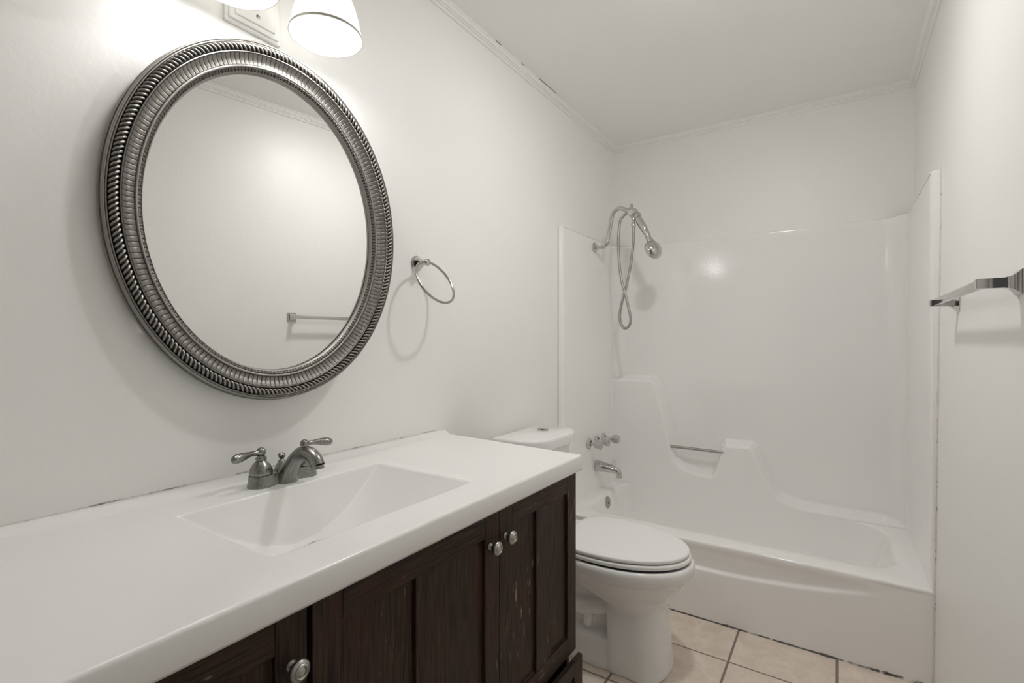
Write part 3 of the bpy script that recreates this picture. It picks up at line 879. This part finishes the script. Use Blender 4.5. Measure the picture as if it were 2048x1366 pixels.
pp = smooth_path([(0.114, YFA, Z + 0.000, 0.0265), (0.120, YFA, Z + 0.014, 0.0240), (0.131, YFA, Z + 0.032, 0.0205), (0.147, YFA, Z + 0.052, 0.0175), (0.167, YFA, Z + 0.0700, 0.0160), (0.190, YFA, Z + 0.0785, 0.0155), (0.212, YFA, Z + 0.0765, 0.0155),
                  (0.229, YFA, Z + 0.067, 0.0155), (0.237, YFA, Z + 0.057, 0.0152), (0.239, YFA, Z + 0.054, 0.0150)], 6)
add_tube(bm, pp, [p[3] for p in pp], 32)
# hump under the lift rod
add_lathe(bm, (0.096, YFA, Z), (0, 0, 1), [(0, 0.026), (0.015, 0.0235), (0.028, 0.0185), (0.040, 0.0120), (0.047, 0.0075)], 32)
spt = finish('spout', bm, M_NICKEL, fa, sharp=50)
bm = bmesh.new(); add_lathe(bm, (0.2385, YFA, Z + 0.056), (0.18, 0, -1), [(0, 0.0142), (0.001, 0.0128), (0.009, 0.0128), (0.009, 0.0105), (0.004, 0.0100)], 28)
finish('aerator', bm, M_NICKEL, spt)
bm = bmesh.new(); add_lathe(bm, (0.095, YFA, Z + 0.045), (0, 0, 1), [(0, 0.0075), (0.002, 0.0082), (0.004, 0.0060), (0.0065, 0.0045), (0.009, 0.0062), (0.013, 0.0088), (0.017, 0.0088), (0.020, 0.0062), (0.0215, 0.001)], 24)
finish('lift_rod_knob', bm, M_NICKEL, fa)

# ------------------------------------------------------------------ oval mirror
MY, MZ, RY, RZ = 0.6983, 1.5117, 0.3513, 0.4372
M_OUT, M_YAW = 0.0335, radians(-5.0)   # it hangs slightly askew, right side further off the wall
mir = thing('oval_mirror', 'oval wall mirror in ornate antiqued silver frame above the vanity', 'mirror', (0.0, MY, MZ))
# unit arc length parametrisation
NA = 226 * 10
def arc_params(n, w):
    ay, az = RY - w, RZ - w; m = 7200; acc = [0.0]; px, pz = ay, 0.0
    for i in range(1, m + 1):
        t = 2 * pi * i / m; x, z = ay * cos(t), az * sin(t)
        acc.append(acc[-1] + sqrt((x - px) ** 2 + (z - pz) ** 2)); px, pz = x, z
    out = []; j = 0
    for i in range(n):
        s = acc[-1] * i / n
        while acc[j + 1] < s: j += 1
        out.append(2 * pi * (j + (s - acc[j]) / (acc[j + 1] - acc[j])) / m)
    return out
def ring_point(t, w, e):
    # offset w inward from the outer ellipse along its normal
    nx, nz = cos(t) / RY, sin(t) / RZ; l = sqrt(nx * nx + nz * nz)
    yy = RY * cos(t) - w * nx / l
    return (M_OUT + e * cos(M_YAW) - yy * sin(M_YAW), MY + e * sin(M_YAW) + yy * cos(M_YAW), MZ + RZ * sin(t) - w * nz / l)
def ring_part(name, prof, fn, n, mat=M_PEWTER, sharp=55, label=None):
    """prof = [(w, e)], fn(u, k, w, e) -> (w, e, patina) with u in 0..1 per repeat phase in turns"""
    ts = arc_params(n, 0.03)
    bm = bmesh.new(); vals = []
    lay = bm.verts.layers.float.new('patina')
    rows = []
    for i, t in enumerate(ts):
        row = []
        for k, (w, e) in enumerate(prof):
            w2, e2, p = fn(i / n, k, w, e)
            v = bm.verts.new(ring_point(t, w2, e2)); v[lay] = p; row.append(v)
        rows.append(row)
    m = len(prof)
    for i in range(n):
        a, b_ = rows[i], rows[(i + 1) % n]
        for k in range(m - 1): bm.faces.new((a[k], a[k + 1], b_[k + 1], b_[k]))
    return finish(name, bm, mat, mir, sharp=sharp, label=label)
def pl(pts, n):
    out = []
    for (a, b_) in zip(pts[:-1], pts[1:]):
        for i in range(n): out.append((lerp(a[0], b_[0], i / n), lerp(a[1], b_[1], i / n)))
    return out + [pts[-1]]
# smooth outer rim with a shallow groove
prof = [(0.004, 0.004), (0.0, 0.006), (0.0, 0.013), (0.0010, 0.016), (0.0024, 0.0162), (0.0028, 0.0175), (0.0030, 0.0250), (0.0040, 0.0285), (0.0058, 0.0300), (0.0074, 0.0296), (0.0080, 0.0282), (0.0086, 0.0290),
        (0.0105, 0.0300), (0.0118, 0.0294), (0.0124, 0.0270)]
pat = {4: 0.75, 3: 0.4, 5: 0.5, 10: 0.9, 11: 0.4, 14: 1.0, 0: 0.8, 13: 0.3}
ring_part('outer_rim', prof, lambda u, k, w, e: (w, e, pat.get(k, 0.12)), 720)
# twisted rope moulding
cr_, ce_, rr_ = 0.0213, 0.0285, 0.0086
prof = [(cr_ - rr_ * cos(a), ce_ + rr_ * 1.25 * sin(a)) for a in [pi * (0.02 + 0.96 * i / 12) for i in range(13)]]
def rope(u, k, w, e):
    ph = 2 * pi * (u * 226 + 0.11 * k)
    h = sstep(0.22, 0.80, 0.5 + 0.5 * cos(ph))
    s = 0.66 + 0.34 * h
    return (cr_ + (w - cr_) * s, ce_ + (e - ce_) * s, max(0.0, 1.05 - 1.15 * h) + (0.3 if k in (0, 12) else 0))
ring_part('rope_moulding', prof, rope, NA, sharp=80)
# thin fillets either side and the fluted cove
prof = pl([(0.0305, 0.0270), (0.0318, 0.0325), (0.0335, 0.0330), (0.0345, 0.0310)], 2)
ring_part('fillet', prof, lambda u, k, w, e: (w, e, 0.9 if k in (0, 1, 6) else 0.15), 720)
A, B = (0.0345, 0.0312), (0.0575, 0.0195)
prof = [(lerp(A[0], B[0], t), lerp(A[1], B[1], t) - 0.0045 * sin(pi * t) + 0.001) for t in [i / 12 for i in range(13)]]
def flute(u, k, w, e):
    t = k / 12; ph = (u * 200) % 1.0
    edge = min(ph, 1 - ph)                       # 0 at the seam between flutes
    g = 1 - min(1, edge / 0.10)
    fine = 0.5 + 0.5 * cos(2 * pi * ph * 4)
    arch = 1 if (t > 0.94 or t < 0.07) else 0
    d = 0.0011 * g + 0.00018 * fine
    return (w, e + 0.0004 * sin(pi * ph) * sin(pi * t) - d, min(1.0, 0.26 + 0.75 * g + 0.16 * fine + 0.45 * arch))
ring_part('fluted_cove', prof, flute, 200 * 12, sharp=80)
prof = [(0.0578 + 0.0030 - 0.0030 * cos(a), 0.0195 + 0.0032 * sin(a)) for a in [pi * i / 8 for i in range(9)]]
ring_part('bead', prof, lambda u, k, w, e: (w, e, 0.9 if k in (0, 8) else 0.08), 720)
# little tongues around the sight edge
A, B = (0.0638, 0.0195), (0.0708, 0.0140)
prof = [(lerp(A[0], B[0], t), lerp(A[1], B[1], t) + 0.0015 * sin(pi * t)) for t in [i / 8 for i in range(9)]]
def tongue(u, k, w, e):
    t = k / 8; ph = (u * 240) % 1.0; x = 2 * ph - 1
    r = sqrt((x * 1.05) ** 2 + (max(0, t - 0.35) * 1.2) ** 2)
    ringv = max(0, 1 - abs(r - 0.62) / 0.22)
    core = max(0, 1 - r / 0.3)
    h = max(ringv, core)
    return (w, e + 0.0013 * h, max(0.0, min(1.0, 1.0 - 1.0 * h)))
ring_part('tongue_moulding', prof, tongue, 240 * 10, sharp=80)
prof = [(0.0706, 0.0140), (0.0712, 0.0150), (0.0720, 0.0146), (0.0744, 0.0050), (0.0750, 0.0036), (0.0754, 0.0026), (0.0754, 0.0005)]
ring_part('sight_edge', prof, lambda u, k, w, e: (w, e, 0.15 if k < 5 else 1.0), 720)
# glass
bm = bmesh.new()
lp = lambda w, e: [ring_point(2 * pi * i / 256, w, e) for i in range(256)]
gl = lambda e0: [ring_point(t, 0.0735, e0 + 0.007 * (RZ - 0.0735) * sin(t)) for t in [2 * pi * i / 256 for i in range(256)]]
add_loops(bm, [gl(-0.0008), gl(0.0018)], True, True, True)
finish('glass', bm, M_MIRROR, mir)
bm = bmesh.new()
add_loops(bm, [lp(0.012, 0.0020), lp(0.012, 0.0045), lp(0.07, 0.0045), lp(0.07, 0.0020)], True)
finish('backing', bm, M_RUBBER, mir)

# painted-over wall plate half hidden behind the mirror's lower left edge
bm = box(0.0, 0.0040, 0.4165, 0.486, 1.2385, 1.353, 0.002, 2)
wp = finish('wall_plate', bm, M_TRIM, None)
tag(wp, 'small white painted-over wall plate peeking out behind the mirror frame', 'wall plate')

# ------------------------------------------------------------------ towel ring
tr = thing('towel_ring', 'chrome towel ring hanging from round post right of the mirror', 'towel ring', (0.0, 1.232, 1.490))
bm = bmesh.new()
add_lathe(bm, (0.0, 1.232, 1.490), (1, 0, 0), [(0, 0.027), (0.003, 0.027), (0.006, 0.0245), (0.008, 0.0215), (0.009, 0.0225), (0.014, 0.0200), (0.024, 0.0145), (0.034, 0.0098), (0.044, 0.0072)], 36)
finish('post', bm, M_CHROME, tr)
bm = bmesh.new()
add_lathe(bm, (0.042, 1.232, 1.490), (1, 0, 0), [(0, 0.006), (0.002, 0.0105), (0.007, 0.0130), (0.012, 0.0125), (0.016, 0.0095), (0.018, 0.003)], 28)
finish('finial', bm, M_CHROME, tr)
bm = bmesh.new()
rc = Vector((0.0885, 1.232, 1.420)); ua = Vector((0, 1, 0)); ub = Vector((0.485, 0, -0.874)).normalized(); rr = 0.0815
add_tube(bm, [rc + ua * (rr * cos(2 * pi * i / 96)) + ub * (rr * sin(2 * pi * i / 96)) for i in range(96)], 0.0043, 14, closed=True)
finish('ring', bm, M_SATIN, tr)

# ------------------------------------------------------------------ towel bar on the right wall
tb = thing('towel_bar', 'square chrome towel bar on the right wall beside the bathtub', 'towel bar', (xr(1.335), 1.643, 1.335))
bm = bmesh.new(); add_box(bm, 1.452, 1.462, 1.345, 1.941, 1.3265, 1.3445, 0.001, 2)
finish('bar', bm, M_CHROME, tb)
for yy in (1.343, 1.943):
    bm = bmesh.new(); xw = xr(1.335) - 0.0005
    def sq(x, hz, hy): return [(x, yy - hy, 1.3355 - hz), (x, yy + hy, 1.3355 - hz), (x, yy + hy, 1.3355 + hz), (x, yy - hy, 1.3355 + hz)]
    L = [sq(1.448, 0.009, 0.009), sq(1.449, 0.0097, 0.0097), sq(1.489, 0.0100, 0.0105), sq(1.494, 0.0115, 0.012), sq(1.500, 0.0135, 0.014), sq(1.505, 0.0175, 0.018), sq(1.509, 0.0225, 0.0225), sq(1.5115, 0.025, 0.025), sq(xw, 0.025, 0.025)]
    add_loops(bm, L, True, True, True)
    finish('bracket', bm, M_CHROME, tb, sharp=25)

# ------------------------------------------------------------------ vanity light
vl = thing('vanity_light', 'white two-lamp wall light with bell glass shades above the mirror', 'wall lamp', (0.0, 0.659, 2.05))
bm = bmesh.new()
yc = 0.659
for (hy, z0, z1, x0, x1) in ((0.070, 1.985, 2.125, 0.0, 0.010), (0.062, 1.993, 2.117, 0.009, 0.016), (0.050, 2.005, 2.105, 0.015, 0.021)):
    add_box(bm, x0, x1, yc - hy, yc + hy, z0, z1, 0.003, 3)
finish('back_plate', bm, M_FIXT, vl, sharp=40)
bm = bmesh.new(); add_lathe(bm, (0.020, yc + 0.004, 2.024), (1, 0, 0), [(0, 0.005), (0.002, 0.005), (0.003, 0.003)], 16)
finish('screw', bm, M_SATIN, vl)
lamps = [(0.160, 0.535), (0.160, 0.758)]
for (lx, ly) in lamps:
    bm = bmesh.new()
    s = 1 if ly > yc else -1
    pp = smooth_path([(0.018, yc + s * 0.030, 2.085), (0.06, yc + s * 0.045, 2.125), (0.12, yc + s * 0.075, 2.175), (lx, ly - s * 0.012, 2.185), (lx, ly, 2.165), (lx, ly, 2.14)], 6)
    add_tube(bm, pp, 0.007, 14); finish('arm', bm, M_FIXT, vl)
    bm = bmesh.new(); add_lathe(bm, (lx, ly, 2.150), (0, 0, -1), [(0, 0.010), (0.006, 0.026), (0.03, 0.030), (0.052, 0.030), (0.056, 0.022), (0.096, 0.021), (0.096, 0.014), (0.06, 0.012)], 32)
    finish('socket', bm, M_FIXT, vl)
    SP = [(2.105, 0.033), (2.100, 0.040), (2.085, 0.052), (2.065, 0.062), (2.040, 0.071), (2.015, 0.0775), (1.995, 0.0815), (1.981, 0.0845), (1.975, 0.0860)]
    bm = bmesh.new()
    n = 96
    def sc(z, r, rib):
        return [(lx + (r + rib * 0.0006 * cos(48 * t)) * cos(t), ly + (r + rib * 0.0006 * cos(48 * t)) * sin(t), z) for t in [2 * pi * i / (n * 4) for i in range(n * 4)]]
    L = [sc(z, r, 1 if 1.99 < z < 2.1 else 0) for z, r in SP] + [sc(1.974, 0.0855, 0), sc(1.974, 0.0835, 0)] + [sc(z + 0.001, r - 0.0028, 0) for z, r in SP[::-1][1:]]
    add_loops(bm, L, True)
    shd = finish('shade', bm, M_SHADE, vl, sharp=80, label='white bell glass lamp shade')
    bm = bmesh.new(); add_loops(bm, [[(lx + r * cos(2 * pi * i / 96), ly + r * sin(2 * pi * i / 96), z) for i in range(96)] for z, r in ((1.9745, 0.0868), (1.9745, 0.0872), (1.9810, 0.0856), (1.9810, 0.0848))], True)
    finish('rim_band', bm, M_BAND, shd, label='worn silver band around the shade rim')
    bm = bmesh.new()
    add_lathe(bm, (lx, ly, 2.056), (0, 0, -1), [(0, 0.013), (0.018, 0.014), (0.032, 0.020), (0.046, 0.028), (0.060, 0.0315), (0.074, 0.030), (0.085, 0.024), (0.092, 0.014), (0.0945, 0.004)], 20)
    finish('bulb', bm, M_BULB, vl, sharp=180, label='lit frosted bulb')

# ------------------------------------------------------------------ ceiling light just above the frame
cl = thing('ceiling_light', 'round flush ceiling light with lit lens above the toilet', 'ceiling lamp', (0.87, 1.54, ZC))
bm = bmesh.new(); add_lathe(bm, (0.87, 1.54, ZC), (0, 0, -1), [(0, 0.085), (0.010, 0.085), (0.020, 0.078), (0.026, 0.064), (0.026, 0.0585)], 48)
finish('base', bm, M_FIXT, cl)
bm = bmesh.new(); add_lathe(bm, (0.87, 1.54, ZC - 0.0262), (0, 0, -1), [(0, 0.058), (0.005, 0.055), (0.010, 0.044), (0.014, 0.026), (0.0155, 0.006)], 24)
finish('lens', bm, M_GLOBE, cl, sharp=180)
